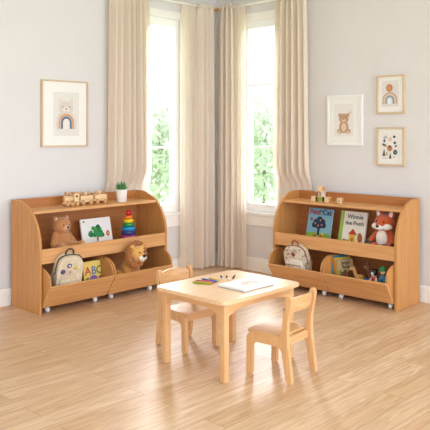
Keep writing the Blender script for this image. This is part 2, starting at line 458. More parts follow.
# ------------------------------------------------------------------ table and chairs
t = thing('play_table', 'low pale beech table with crayons and a sketchbook on it', 'table', (-2.178, -2.198, 0))
TW, TD, TZ = .705, .585, .466
pts = []
for (cx, cy, a0) in ((1, 1, 0), (-1, 1, 90), (-1, -1, 180), (1, -1, 270)):
    for k in range(7):
        a = R(a0 + 15*k); pts.append((cx*(TW/2 - .035) + .035*math.cos(a), cy*(TD/2 - .035) + .035*math.sin(a)))
mb = MB(); mb.prism(pts, .022, M['paleSheen'], T(0, 0, TZ) @ rot('X', -90), bev=.004); mb.build('tabletop', t)
lx, ly = TW/2 - .055, TD/2 - .050
for sx in (-1, 1):
    for sy in (-1, 1):
        mb = MB(); mb.box((sx*lx, sy*ly, (TZ - .022)/2), (.040, .040, TZ - .022), M['paleZ'], bev=.006); mb.build('leg', t)
def apron(ln):
    p = [(-ln/2, .075), (ln/2, .075), (ln/2, 0)]
    for k in range(1, 16):
        x = ln/2 - ln*k/16; p.append((x, .035 * (1 - (2*x/ln)**4)))
    p.append((-ln/2, 0)); return p
for sy in (-1, 1):
    mb = MB(); mb.prism(apron(2*lx - .040), .018, M['paleX'], T(0, sy*(ly + .008) - .009, TZ - .022 - .075), bev=.001); mb.build('apron', t)
for sx in (-1, 1):
    mb = MB(); mb.prism(apron(2*ly - .040), .018, M['paleY'], T(sx*(lx + .008) + .009, 0, TZ - .022 - .075) @ rot('Z', 90), bev=.001); mb.build('apron', t)

def fillet(pts, rad, n=5):
    out = []
    for i, p in enumerate(pts):
        p = Vector(p); a = Vector(pts[i-1]); b = Vector(pts[(i+1) % len(pts)])
        r = rad[i] if isinstance(rad, (list, tuple)) else rad
        if not r: out.append(tuple(p)); continue
        d0 = (a - p).normalized(); d1 = (b - p).normalized()
        p0, p1 = p + d0*min(r, (a-p).length*.49), p + d1*min(r, (b-p).length*.49)
        for k in range(n+1):
            q = k/n; v = p0*(1-q)**2 + p*2*q*(1-q) + p1*q*q; out.append((v.x, v.y))
    return out

def chair(label, loc, rz):
    """front of the seat faces -Y; origin on the floor under the seat centre"""
    t = thing('child_chair', label, 'chair', loc, rz, 'small beech chairs at the table')
    w = .285; sz = .250; th = .026
    # side frame in (y, z): front leg + rail + leaning back post in one board
    P = [(-.154, 0), (-.116, 0), (-.112, .196), (.088, .196), (.122, 0), (.160, 0), (.132, .2), (.124, .30), (.156, .488), (.118, .495), (.085, .26), (.085, .244), (-.150, .244)]
    rad = [.012, .012, .022, .022, .012, .012, .04, .06, .02, .02, .01, 0, .03]
    for sx in (-1, 1):
        mb = MB(); x0 = sx*(w/2 - th/2) + th/2
        vs = mb.prism(fillet(P, rad), th, M['paleZ'], T(x0, 0, 0) @ rot('Z', 90), bev=.005)
        o = mb.build('side_frame', t)
        mb = MB(); mb.lathe([(.006, 0), (.006, .002), (.003, .003)], M['metal'], T(sx*w/2, .112, .415) @ rot('Y', 90*sx), 12); o2 = mb.build('bolt', o); o2['label'] = 'dark metal bolt'
    wi = w - 2*th
    sp = fillet([(-wi/2, -.150), (wi/2, -.150), (wi/2, .085), (-wi/2, .085)], [.01, .01, .005, .005])
    # the seat lies on the rails between the frames and laps over them at the front
    mb = MB(); sp = fillet([(-w/2 + .002, -.155), (w/2 - .002, -.155), (w/2 - .002, .080), (-w/2 + .002, .080)], [.03, .03, .004, .004])
    mb.prism(sp, .014, M['paleY'], T(0, 0, sz + .008) @ rot('X', -90), bev=.004)
    bmesh.ops.recalc_face_normals(mb.bm, faces=mb.bm.faces[:]); mb.build('seat', t)
    mb = MB(); mb.box((0, -.126, .222), (wi, .018, .044), M['paleX'], bev=.002); mb.build('front_rail', t)
    mb = MB(); mb.box((0, .098, .222), (wi, .018, .044), M['paleX'], bev=.002); mb.build('rear_rail', t)
    # curved backrest between the posts, leaning with them
    mb = MB(); n = 12; fr, bk = [], []
    top = [.480 + .014*(1 - (2*k/n - 1)**2) for k in range(n+1)]
    g = []
    for k in range(n+1):
        x = -wi/2 + wi*k/n; q = 1 - (2*k/n - 1)**2; b = .026*q
        yb = lambda z: .132 + (z - .40)*.17 + b - .012
        zt = top[k] - .012; z0 = .392
        g.append([(x, yb(z0) - .008, z0), (x, yb(zt) - .008, zt), (x, yb(zt) + .008, zt), (x, yb(z0) + .008, z0)])
    vv = [[mb.bm.verts.new(p) for p in r] for r in g]; fs = []
    for a, b in zip(vv, vv[1:]):
        for k in range(4): fs.append(mb.bm.faces.new((a[k], a[(k+1) % 4], b[(k+1) % 4], b[k])))
    fs.append(mb.bm.faces.new(vv[0])); fs.append(mb.bm.faces.new(vv[-1][::-1]))
    bmesh.ops.recalc_face_normals(mb.bm, faces=fs); mb._fin(fs, M['paleX'], False)
    mb.build('backrest', t, bevel=.003)
    return t
chair('small beech chair in front of the table, its back toward the right shelf', (-2.126, -2.572, 0), PI + R(5))
chair('small beech chair behind the table, its back toward the left shelf', (-2.152, -1.800, 0), R(-4))

# ------------------------------------------------------------------ things on the table
sk = thing('sketchbook', 'white sketchbook with a pale pastel rainbow drawing lying on the table', 'book', (-2.136, -2.304, TZ))
mb = MB(); mb.box((0, 0, .0015), (.278, .214, .003), cm('#9a9a9c', .5)); mb.build('back_cover', sk)
mb = MB(); mb.box((.001, 0, .008), (.272, .208, .010), M['paper']); mb.build('pages', sk)
mb = MB(); mb.box((0, 0, .0145), (.278, .214, .003), cm('#efeeec', .6)); mb.build('front_cover', sk)
a = Art(0)
for r_, c in ((.066, '#eccbbd'), (.052, '#f1ddd0'), (.039, '#c9d6dd'), (.026, '#e9e7e4')): a.arch(.02, -.03, r_, c, .01)
o = a.build('rainbow_drawing', sk); o.matrix_local = T(0, 0, .0161) @ rot('X', -90) @ T(0, 0, 0)
o['label'] = 'pastel rainbow drawing'

def crayon(label, p0, p1, col, r=.0065, tip=None, cone=.016, name='crayon', cat='crayon', group='crayons on the table'):
    p0, p1 = Vector(p0), Vector(p1); d = p1 - p0; ln = d.length
    t = thing(name, label, cat, (*p0, TZ + r), math.atan2(d.y, d.x), group)
    body = cm(col, .5); X = rot('Y', 90)
    tipm = cm(tip or col, .55)
    mb = MB(); mb.lathe([(r*.96, 0), (r, .002), (r, ln - cone)], body, X, 12); mb.build('barrel', t)
    mb = MB(); mb.lathe([(r*.95, ln - cone), (r*.9, ln - .016), (r*.3, ln - .003), (r*.2, ln)], tipm, X, 12); mb.build('tip', t)
crayon('lime green crayon nearest the table edge', (-2.262, -2.128), (-2.312, -2.010), '#9fb021')
crayon('pink crayon between the green and blue crayons', (-2.226, -2.113), (-2.270, -1.997), '#e0566f')
crayon('blue crayon between the pink and yellow crayons', (-2.196, -2.112), (-2.206, -1.984), '#1f72b4')
crayon('yellow crayon on the far side of the blue crayon', (-2.168, -2.105), (-2.150, -1.995), '#e3b320')
PG = 'dark pencils by the sketchbook'
crayon('short dark pencil with a white end, nearest the yellow crayon', (-2.050, -2.010), (-2.118, -2.098), '#3b3138', .0048, '#f0ece6', .045, 'pencil', 'pencil', PG)
crayon('short black pencil in the middle of the three', (-2.030, -2.040), (-2.091, -2.120), '#26242a', .0048, '#f0ece6', .045, 'pencil', 'pencil', PG)
crayon('dark plum pencil nearest the right table corner', (-1.975, -2.062), (-2.060, -2.122), '#5b2b3a', .0048, '#2a2226', .03, 'pencil', 'pencil', PG)

# ------------------------------------------------------------------ books
def book(label, W_, rz, w, h, th, lean, cover, spine=None, group='picture books on the shelves', name='picture_book', roll=0):
    """cover faces -Y, origin at the bottom of the back cover; leans back"""
    t = thing(name, label, 'book', W_, rz, group, rx=-R(lean), ry=R(roll))
    c = cm(cover, .4)
    mb = MB(); bt = .0025
    mb.box((0, -bt/2, h/2), (w, bt, h), c); mb.build('back_cover', t)
    mb = MB(); mb.box((0, -th + bt/2, h/2), (w, bt, h), c); mb.build('front_cover', t)
    mb = MB(); mb.box((-w/2 + bt/2, -th/2, h/2), (bt, th - 2*bt, h), cm(spine or cover, .4)); o = mb.build('spine', t)
    mb = MB(); mb.box((.001, -th/2, h/2), (w - .007, th - 2*bt, h - .008), M['paper']); mb.build('pages', t)
    t['th'] = th
    return t
# white board book (upper left shelf)
b = book('white picture book with a green leafy bush and red apple, beside the teddy bear', UL.W(.715, .165, UL.floor + .0005), 0, .315, .228, .016, 13, '#f2efe9')
a = Art(-.0161)
rnd = random.Random(4)
for k in range(26):
    q = rnd.random(); an = PI*rnd.random(); rr = .055*rnd.random()**.5
    a.ell(-.005 + 1.35*rr*math.cos(an), .075 + 1.6*rr*math.sin(an), .024, .018, rnd.choice(['#1f7a3c', '#2f8f4a', '#176b4f', '#5c9a2e', '#2a8a5e', '#0f5c3a']), rnd.uniform(0, 180))
a.rect(-.012, .03, .004, .075, '#8a5a34')
a.ell(.110, .085, .019, .023, '#cc2f2f'); a.ell(.112, .085, .008, .010, '#e8c25a'); a.rect(.109, .105, .112, .116, '#5d3c22')
a.ell(-.130, .205, .009, .009, '#7d8a2a')
a.build('cover_picture', b)

# blue book
b = book('blue picture book with a navy tree and green ground on the cover', UR.W(.335, .155, UR.floor + .0005), -PI/2, .262, .288, .016, 13, '#7fb3c4', '#5d93a8')
y = -.0161
a = Art(y)
a.rect(-.129, .006, .129, .062, '#86b23c'); a.ell(-.05, .05, .075, .02, '#94bd48'); a.ell(.07, .05, .055, .018, '#7aa633')
a.rect(-.012, .045, .012, .110, '#1c2c4d')
for k, (x_, z_) in enumerate(((0, .190), (-.034, .165), (.034, .168), (-.048, .135), (.046, .137), (0, .150), (0, .125))): a.ell(x_, z_, .030, .026, ('#1c2c4d', '#22345a')[k % 2])
for x_, z_ in ((-.040, .150), (.012, .182), (.030, .140), (-.008, .132)): a.ell(x_, z_, .008, .008, '#e59a2c')
a.ell(-.035, .040, .02, .008, '#c43a2c'); a.ell(.035, .038, .02, .008, '#c43a2c'); a.ell(.05, .06, .013, .013, '#edc733')
a.ell(-.085, .185, .014, .014, '#a5543a')
a.build('cover_picture', b)
text('title', 'Pete', .066, '#b5333a', b, -.055, y - .006, .232); text('title', 'the', .024, '#2a2f45', b, .009, y - .006, .258); text('title', 'Cat', .066, '#1f2a4a', b, .074, y - .006, .232)

# white book with the green spine
b = book('cream picture book with a green spine and a little yellow house on the cover', UR.W(.685, .155, UR.floor + .0005), -PI/2, .262, .288, .018, 13, '#efe9da', '#9cba4e')
y = -.0181
a = Art(y)
a.rect(-.131, .001, -.094, .287, '#a3c057')
a.rect(-.094, .001, .131, .030, '#8db450'); a.ell(-.04, .03, .05, .012, '#9cc060')
a.rect(-.022, .028, .040, .088, '#e9b73c'); a.poly([(-.036, .088), (.054, .088), (.009, .140)], '#c43a2e'); a.rect(.002, .028, .018, .06, '#a66a2a')
a.ell(.085, .062, .026, .036, '#b8703a'); a.rect(.081, .026, .089, .05, '#7d4a26'); a.ell(.080, .085, .018, .022, '#a8642f')
a.ell(-.07, .036, .012, .008, '#c43a2e')
a.build('cover_picture', b)
text('title', 'Winnie', .054, '#4b4a58', b, .02, y - .005, .225); text('title', 'the Pooh', .05, '#4b4a58', b, .02, y - .005, .170)

# ABC book
b = book('thick yellow alphabet book beside the beige backpack', UL.W(.528, .335, .1275), 0, .195, .203, .045, 8, '#edd06c', '#c99a2f')
y = -.0451
a = Art(y)
a.ell(-.002, .06, .040, .030, '#7d6cb4'); a.ell(-.066, .06, .02, .012, '#8f8a3a', 30); a.ell(.068, .065, .022, .012, '#7a4a2c', 10)
a.build('cover_picture', b)
text('title', 'A', .090, '#cf3434', b, -.056, y - .003, .098); text('title', 'B', .090, '#2f6fa8', b, .002, y - .003, .098); text('title', 'C', .090, '#2d7d46', b, .058, y - .003, .098)

# three books leaning together in the right bin
BG = 'books leaning in the right bin'
zb = .1275; ph = R(68); n_ = (math.sin(ph), math.cos(ph))
def leaning(k, *a, **kw):
    return book(a[0], UR.W(.738 + n_[0]*k, .325 + n_[1]*k, zb), -PI/2 + ph, *a[1:], 13, **kw)
b = leaning(-.079, 'teal book at the back of the leaning stack in the right bin', .160, .225, .036, cover='#3f8fa3', spine='#3fa0b4', group=BG)
b = leaning(-.041, 'yellow book with an orange spine in the middle of the leaning stack', .155, .215, .036, cover='#d9b23c', spine='#dd8a35', group=BG)
b = leaning(0, 'tan jungle book at the front of the leaning stack', .150, .205, .034, cover='#b3976a', spine='#c9a96e', group=BG)
y = -.0341
a = Art(y)
rnd = random.Random(9)
a.rect(-.074, .002, .074, .075, '#6e4a2a')
for k in range(8): a.ell(-.060 + .017*k, .082 + rnd.uniform(-.01, .012), .014, .028, rnd.choice(['#7a4526', '#5c3a22', '#6b5330', '#8d5a30']), rnd.uniform(-20, 20))
a.ell(-.062, .098, .010, .024, '#4f7a3c')
a.build('cover_picture', b)
text('title', 'Jungle', .037, '#4a3a2e', b, 0, y - .004, .165); text('title', 'Book', .037, '#4a3a2e', b, 0, y - .004, .130)

# ------------------------------------------------------------------ top of the left shelf: train, plant
def wheels(t, xs, r, w):
    for x in xs:
        for sy in (-1, 1):
            mb = MB(); mb.lathe([(r*.55, -.004), (r, -.0035), (r, .0035), (r*.55, .004)], M['toywood_d'], T(x, sy*w, r) @ rot('X', 90), 18)
            mb.lathe([(.004, .003), (.004, .006)], M['toywood'], T(x, sy*w, r) @ rot('X', 90*sy if sy > 0 else 90*1) @ (ident() if sy < 0 else rot('X', 180) @ rot('X', 180)), 8)
            mb.build('wheel', t)
TG = 'wooden toy train'
tr = thing('toy_locomotive', 'wooden toy locomotive at the left end of the train on the shelf', 'toy train', UL.W(.442, .165, UL.top), R(-6), TG); tr.scale = (1.15, 1.15, 1.15)
wd, wb = M['toywood'], M['toywood_d']
mb = MB(); mb.box((0, 0, .026), (.118, .044, .014), wd, bev=.003); mb.build('chassis', tr)
mb = MB(); mb.lathe([(.020, -.058), (.022, -.055), (.022, .012)], wd, T(0, 0, .054) @ rot('Y', 90), 20); mb.build('boiler', tr)
mb = MB(); mb.lathe([(.0165, -.062), (.019, -.0575)], wb, T(0, 0, .054) @ rot('Y', 90), 20); mb.build('boiler_front', tr)
mb = MB(); mb.box((.036, 0, .062), (.040, .046, .060), wd, bev=.003); mb.build('cab', tr)
mb = MB(); mb.box((.036, 0, .096), (.052, .054, .009), wb, bev=.003); mb.build('cab_roof', tr)
mb = MB(); mb.lathe([(.008, 0), (.008, .0015)], M['black'], T(.036, -.0232, .072) @ rot('X', 90), 14); mb.build('cab_window', tr)
mb = MB(); mb.lathe([(.007, .07), (.007, .092), (.011, .094), (.011, .104)], wb, T(-.043, 0, 0), 14); mb.build('chimney', tr)
mb = MB(); mb.lathe([(.006, .07), (.007, .090), (.011, .093), (.011, .100)], wb, T(-.012, 0, 0), 14); mb.build('steam_dome', tr)
wheels(tr, (-.040, 0, .040), .017, .027)
for lab, u, npeg in (('wooden toy wagon coupled right behind the toy locomotive', .592, 3), ('wooden toy wagon at the right end of the train, beside the potted plant', .742, 3)):
    tr = thing('toy_wagon', lab, 'toy train', UL.W(u, .158, UL.top), R(-3), TG); tr.scale = (1.12, 1.12, 1.15)
    mb = MB(); mb.box((0, 0, .028), (.116, .044, .014), wd, bev=.003); mb.build('chassis', tr)
    mb = MB(); mb.box((0, 0, .053), (.106, .046, .034), wd, bev=.003); mb.build('wagon_box', tr)
    for k in range(npeg):
        mb = MB(); mb.lathe([(.011, .0705), (.011, .088), (.008, .096), (.002, .099)], wb if k % 2 == 0 else wd, T(-.034 + .034*k, 0, 0), 14); mb.build('peg', tr)
    mb = MB(); mb.tube([(-.072, 0, .026), (-.056, 0, .026)], .0035, wb, 8); mb.build('coupling', tr)
    wheels(tr, (-.034, .034), .017, .027)

pl = thing('potted_succulent', 'small spiky green succulent in a white pot on the left shelf', 'plant', UL.W(.956, .195, UL.top)); pl.scale = (1.14, 1.14, 1.14)
mb = MB(); mb.lathe([(.034, 0), (.037, .004), (.043, .096), (.041, .099), (.038, .097), (.036, .082), (.001, .082)], mat('speckled_pot', '#e9e2da', .6, .10, 220), None, 28); mb.build('pot', pl)
mb = MB(); mb.lathe([(.0355, .0825), (.0355, .087), (.001, .091)], mat('potting_soil', '#4b3a2c', .95, .3, 200), None, 20); mb.build('soil', pl)
mb = MB(); lm = mat('succulent_leaf', '#4d8449', .5, .25, 60)
rnd = random.Random(3)
for ring, (n, el, ln) in enumerate(((9, 22, .052), (8, 45, .060), (6, 66, .062), (3, 82, .056))):
    for k in range(n):
        az = 2*PI*(k + .5*ring)/n + rnd.uniform(-.15, .15); e = R(el + rnd.uniform(-6, 6))
        d = Vector((math.cos(az)*math.cos(e), math.sin(az)*math.cos(e), math.sin(e))); b0 = Vector((0, 0, .088)) + d*.004
        pts = [b0 + d*ln*q + Vector((0, 0, .010*q*q)) for q in (0, .3, .65, 1)]
        mb.tube(pts, [.0065, .0085, .006, .0008], lm, 7)
mb.build('leaves', pl)

# ------------------------------------------------------------------ rainbow stacker
st = thing('ring_stacker', 'rainbow ring stacking tower with a red ball on top, beside the white book', 'toy', UL.W(1.018, .215, UL.floor))
mb = MB(); mb.lathe([(.070, 0), (.072, .003), (.072, .014), (.069, .017), (.001, .017)], M['toywood'], None, 32); mb.build('base', st)
z = .0175
for r_, h_, c, nm in ((.071, .042, '#b0428e', 'magenta'), (.066, .036, '#3b3f78', 'indigo'), (.061, .036, '#1f8fc7', 'blue'), (.053, .035, '#2e9149', 'green'), (.046, .033, '#f2cd1d', 'yellow'), (.037, .030, '#ee7f1c', 'orange')):
    mb = MB(); e = h_/2
    prof = [(r_ - e*.7 + e*.7*math.sin(PI*k/10), z + e - e*math.cos(PI*k/10)) for k in range(11)]
    mb.lathe(prof, cm(c, .28), None, 32); o = mb.build('ring', st); o['label'] = nm + ' ring'; z += h_ + .0003
mb = MB(); mb.ball((0, 0, z + .024), .026, cm('#cf2233', .25)); o = mb.build('ball', st); o['label'] = 'red ball'

# ------------------------------------------------------------------ soft toys
def eyes(t, pts, r=.006, m=None):
    for p in pts:
        mb = MB(); mb.ball(p, r, m or M['black'], None, 12); mb.build('eye', t)

# teddy bear
tb = thing('teddy_bear', 'brown teddy bear sitting at the left end of the upper shelf', 'soft toy', UL.W(.300, .235, UL.floor), R(6))
pb = plush('teddy_plush', '#b67a48', .14); pbl = plush('teddy_muzzle', '#d3a073', .10)
blob('body', tb, pb, [((0, .0, .085), (.072, .062, .09)), ((0, .0, .05), (.078, .066, .05)), ((0, -.005, .212), (.078, .068, .069)), ((0, 0, .155), (.045, .042, .03)),
     ((-.055, .005, .268), (.027, .015, .027)), ((.055, .005, .268), (.027, .015, .027))]
     + limb((-.062, 0, .14), (-.105, -.030, .070), .027) + limb((.062, 0, .14), (.105, -.030, .070), .027)
     + limb((-.045, -.03, .042), (-.088, -.115, .046), .040, 6, .036) + limb((.045, -.03, .042), (.108, -.105, .046), .040, 6, .036)
     + [((-.091, -.130, .050), (.036, .024, .044)), ((.113, -.122, .050), (.036, .024, .044))], .006)
mb = MB(); mb.ball((0, -.062, .195), (.033, .026, .026), pbl); mb.build('muzzle', tb)
mb = MB(); mb.ball((0, -.087, .206), (.011, .007, .008), M['black']); mb.build('nose', tb)
mb = MB(); mb.tube([(0, -.0885, .2), (0, -.088, .188), (-.010, -.085, .183)], .0012, M['black'], 6); mb.tube([(0, -.088, .188), (.010, -.085, .183)], .0012, M['black'], 6); mb.build('mouth', tb)
eyes(tb, [(-.027, -.064, .222), (.027, -.064, .222)], .0062)
for sx in (-1, 1):
    mb = MB(); mb.ball((sx*.055, -.008, .267), (.017, .006, .017), pbl); mb.build('inner_ear', tb)
for x in (-.088, .110):
    mb = MB(); mb.ball((x, -.151 if x < 0 else -.143, .050), (.020, .006, .024), pbl); mb.build('foot_pad', tb)

# lion
ln_ = thing('plush_lion', 'plush lion with a shaggy mane sitting in the left shelf bin', 'soft toy', UL.W(.855, .370, .1205), R(6))
pl1 = plush('lion_plush', '#c98a3e', .12); pl2 = plush('lion_mane', '#a9682c', .22); pl3 = plush('lion_muzzle', '#eadfce', .05); pl4 = plush('lion_face', '#dda556', .08)
hz = .255; hy = -.150
blob('body', ln_, pl1, [((0, .01, .075), (.090, .085, .075)), ((0, -.035, .115), (.080, .070, .075)), ((0, -.075, .165), (.066, .06, .06)), ((0, -.11, .205), (.05, .05, .05))]
     + limb((-.050, -.055, .12), (-.056, -.052, .02), .034, 6, .028) + limb((.050, -.055, .12), (.056, -.052, .02), .034, 6, .028)
     + limb((-.052, -.075, .11), (-.058, -.095, .075), .034, 4, .028) + limb((.052, -.075, .11), (.058, -.095, .075), .034, 4, .028)
     + [((-.095, .0, .055), (.046, .062, .055)), ((.095, .0, .055), (.046, .062, .055)), ((-.118, -.040, .045), (.030, .036, .035)), ((.118, -.040, .045), (.030, .036, .035))], .006, .004)
blob('head', ln_, pl4, [((0, hy, hz), (.066, .056, .066)), ((0, hy - .035, hz - .018), (.042, .034, .036)), ((-.062, hy + .0, hz + .060), (.026, .016, .026)), ((.062, hy + .0, hz + .060), (.026, .016, .026))], .006)
mb = MB(); rnd = random.Random(12); c = Vector((0, hy + .022, hz))
mb.ball(tuple(c + Vector((0, .012, -.002))), (.088, .045, .090), pl2)
for k in range(420):
    a = 2*PI*rnd.random(); v = rnd.uniform(-.35, .45)       # ring of tufts round the face, denser behind
    out = Vector((math.cos(a), v, math.sin(a))).normalized()
    base = c + Vector((out.x*.076, out.y*.030, out.z*.078)); L_ = rnd.uniform(.030, .050)
    tan = Vector((-math.sin(a), 0, math.cos(a))) * rnd.uniform(-.4, .4)
    d = (out + tan + Vector((0, -.25, -.25))).normalized()
    if out.z > .55: d = (d + Vector((0, -.35, .1))).normalized()
    mb.tube([base, base + d*L_*.5, base + d*L_*.85 + Vector((0, 0, -.006)), base + d*L_ + Vector((0, 0, -.014))], [.014, .012, .007, .001], pl2, 6)
mb.build('mane', ln_)
blob('muzzle', ln_, pl3, [((-.018, hy - .062, hz - .030), (.024, .022, .022)), ((.018, hy - .062, hz - .030), (.024, .022, .022)), ((0, hy - .052, hz - .050), (.022, .018, .016))], .005)
mb = MB(); mb.ball((0, hy - .083, hz - .012), (.018, .012, .013), M['black']); mb.build('nose', ln_)
eyes(ln_, [(-.027, hy - .053, hz + .016), (.027, hy - .053, hz + .016)], .0068)
mb = MB(); mb.tube([(.07, .09, .04), (.11, .05, .03), (.125, -.01, .025)], .012, pl1); mb.build('tail', ln_)

# fox
fx = thing('plush_fox', 'orange plush fox sitting at the right end of the upper shelf', 'soft toy', UR.W(1.035, .195, UR.floor), -PI/2 + R(-4)); fx.scale = (1.12, 1.12, 1.12)
pf = plush('fox_plush', '#c2552a', .12); pfw = plush('fox_white', '#efe6da', .04); pfd = plush('fox_dark', '#41302a', .1)
blob('body', fx, pf, [((0, .005, .08), (.070, .058, .085)), ((0, 0, .14), (.045, .04, .04)), ((0, -.004, .205), (.080, .066, .062)), ((0, -.040, .190), (.05, .045, .038))]
     + limb((-.056, -.005, .13), (-.100, -.050, .065), .022, 5, .020) + limb((.056, -.005, .13), (.092, -.045, .055), .022, 5, .020)
     + limb((-.042, -.03, .032), (-.060, -.095, .03), .032, 5, .027) + limb((.042, -.03, .032), (.060, -.095, .03), .032, 5, .027)
     + [((-.052, .006, .262), (.026, .015, .034), (0, -18, 0)), ((.052, .006, .262), (.026, .015, .034), (0, 18, 0)), ((-.056, .006, .282), (.012, .010, .018), (0, -18, 0)), ((.056, .006, .282), (.012, .010, .018), (0, 18, 0))], .006)
blob('cheeks', fx, pfw, [((-.042, -.042, .180), (.042, .034, .026)), ((.042, -.042, .180), (.042, .034, .026)), ((0, -.068, .178), (.032, .030, .022))], .005)
mb = MB(); mb.ball((0, -.042, .092), (.048, .026, .066), pfw); mb.build('belly', fx)
mb = MB(); mb.ball((0, -.101, .188), (.013, .010, .010), M['black']); mb.build('nose', fx)
eyes(fx, [(-.032, -.065, .218), (.032, -.065, .218)], .0065)
for sx in (-1, 1):
    mb = MB(); mb.ball((sx*.054, -.008, .266), (.015, .007, .026), pfw, rot('Y', 18*sx)); mb.build('inner_ear', fx)
    mb = MB(); mb.ball((sx*.056, .006, .300), (.007, .006, .010), pfd, rot('Y', 18*sx)); mb.build('ear_tip', fx)
mb = MB(); mb.ball((-.106, -.056, .056), (.022, .022, .026), pfd); mb.build('paw', fx)
mb = MB(); mb.ball((.096, -.050, .046), (.022, .022, .026), pfd); mb.build('paw', fx)
for sx in (-1, 1):
    mb = MB(); mb.ball((sx*.062, -.110, .033), (.028, .020, .032), pfd); mb.build('foot', fx)

# ------------------------------------------------------------------ backpacks
def backpack(label, loc, rz, lean, W_, D_, H_, body, trimc, handle, kind):
    t = thing('backpack', label, 'backpack', loc, rz, 'toddler backpacks in the bins', rx=R(lean))
    def outline(w, h, r): return fillet([(-w/2, 0), (w/2, 0), (w/2*.98, h*.70), (w/2*.80, h), (-w/2*.80, h), (-w/2*.98, h*.70)], [.03, .03, .06, .10, .10, .06], 8)
    mb = MB(); mb.prism(outline(W_, H_, 0), D_*.58, body, T(0, -D_*.58, 0), True, bev=.02); o = mb.build('main_pocket', t)
    mb = MB(); mb.prism([(x, z + .006) for x, z in outline(W_*.97, H_*.97, 0)], D_*.42, body, T(0, -D_, 0), True, bev=.016); mb.build('front_panel', t)
    # zip line between the two
    ol = outline(W_*1.005, H_*1.003, 0); arch = [p for p in ol if p[1] > .05]
    arch.sort(key=lambda p: math.atan2(p[1] - .06, -p[0]))
    mb = MB(); mb.tube([(x, -D_*.58, z) for x, z in arch], .0045, trimc, 8); o = mb.build('zip', t)
    # pocket on the front
    pf_ = .42 if kind == 'pins' else .60
    pk = fillet([(-W_*.36, .02), (W_*.36, .02), (W_*.37, H_*pf_), (-W_*.37, H_*pf_)], [.02, .02, .025, .025])
    mb = MB(); mb.prism(pk, .026, body if kind == 'pins' else kind, T(0, -D_ - .022, 0), True, bev=.008); mb.build('front_pocket', t)
    mb = MB(); mb.tube([(-W_*.35, -D_ - .0225, H_*(pf_ - .16)), (W_*.35, -D_ - .0225, H_*(pf_ - .16))], .0035, trimc, 8); mb.build('pocket_zip', t)
    # carry handle
    mb = MB(); mb.tube([(-.034, -D_*.35, H_ - .008), (-.030, -D_*.35, H_ + .022), (-.014, -D_*.35, H_ + .038), (.014, -D_*.35, H_ + .038), (.030, -D_*.35, H_ + .022), (.034, -D_*.35, H_ - .008)], .0075, handle, 10); mb.build('handle', t)
    for sx in (-1, 1):
        mb = MB(); mb.tube([(sx*W_*.30, -.004, H_*.74), (sx*W_*.42, .010, H_*.62), (sx*W_*.49, .012, H_*.38), (sx*W_*.47, -.006, H_*.10)], .010, handle if kind != 'pins' else body, 10); mb.build('strap', t)
    return t
def floral(name, base, spots):
    m, nt, b = newmat(name); N = nt.nodes; Lk = nt.links
    tc = N.new('ShaderNodeTexCoord'); v = N.new('ShaderNodeTexVoronoi'); v.inputs['Scale'].default_value = 38
    nz = N.new('ShaderNodeTexNoise'); nz.inputs['Scale'].default_value = 30
    Lk.new(tc.outputs['Object'], v.inputs['Vector']); Lk.new(tc.outputs['Object'], nz.inputs['Vector'])
    r1 = N.new('ShaderNodeValToRGB'); r1.color_ramp.interpolation = 'CONSTANT'
    r1.color_ramp.elements[0].color = lin(spots[0]); r1.color_ramp.elements[1].position = .35; r1.color_ramp.elements[1].color = lin(spots[1])
    e = r1.color_ramp.elements.new(.68); e.color = lin(spots[2])
    sp = N.new('ShaderNodeSeparateColor'); Lk.new(v.outputs['Color'], sp.inputs['Color']); Lk.new(sp.outputs['Red'], r1.inputs['Fac'])
    th = N.new('ShaderNodeMath'); th.operation = 'LESS_THAN'; th.inputs[1].default_value = .34; Lk.new(v.outputs['Distance'], th.inputs[0])
    mx = N.new('ShaderNodeMix'); mx.data_type = 'RGBA'; mx.inputs['A'].default_value = lin(base)
    Lk.new(th.outputs[0], mx.inputs['Factor']); Lk.new(r1.outputs['Color'], mx.inputs['B']); Lk.new(mx.outputs['Result'], b.inputs['Base Color'])
    b.inputs['Roughness'].default_value = .85
    return m
canvas = mat('beige_canvas', '#d6c2a6', .9, .10, 30, bump=.2)
bp1 = backpack('beige backpack with round pin badges in the left bin', UL.W(.240, .360, .1555), R(-12), 18, .22, .085, .325, canvas, cm('#574a3c', .6), mat('brown_webbing', '#5d4533', .8, .1, 80), 'pins')
for x, z, r_, c, ci, nm in ((-.060, .200, .019, '#23306b', '#5b62a0', 'navy'), (-.012, .248, .019, '#1f2a66', '#e9e6ee', 'navy and white'), (.040, .225, .017, '#d9bb3e', '#ead773', 'yellow'), (.004, .195, .013, '#c9a08e', '#dcbcae', 'pale pink')):
    yb = -.085
    mb = MB(); mb.lathe([(r_, -.002), (r_, .003), (r_*.85, .0055), (r_*.62, .006)], cm(c, .3), T(x, yb, z) @ rot('X', 90), 20)
    mb.lathe([(r_*.6, .0058), (r_*.3, .0072), (.001, .0075)], cm(ci, .35), T(x, yb, z) @ rot('X', 90), 16)
    o = mb.build('badge', bp1); o['label'] = nm + ' round badge'
flo = floral('floral_canvas', '#cfbda5', ('#a38c74', '#e6dccd', '#8e7a68')); flp = floral('floral_pocket', '#e7ded2', ('#c7b09a', '#f0eae2', '#9c8a7c'))
lea = mat('tan_leather', '#9a5630', .55, .1, 60)
bp2 = backpack('floral cream backpack with a tan leather diamond patch in the right bin', UR.W(.285, .318, .1555), -PI/2 + R(3), 18, .225, .085, .288, flo, lea, lea, flp)
mb = MB(); mb.prism([(-.024, 0), (0, -.026), (.024, 0), (0, .026)], .004, lea, T(.0, -.089, .222)); o = mb.build('leather_patch', bp2); o['label'] = 'tan leather diamond patch'

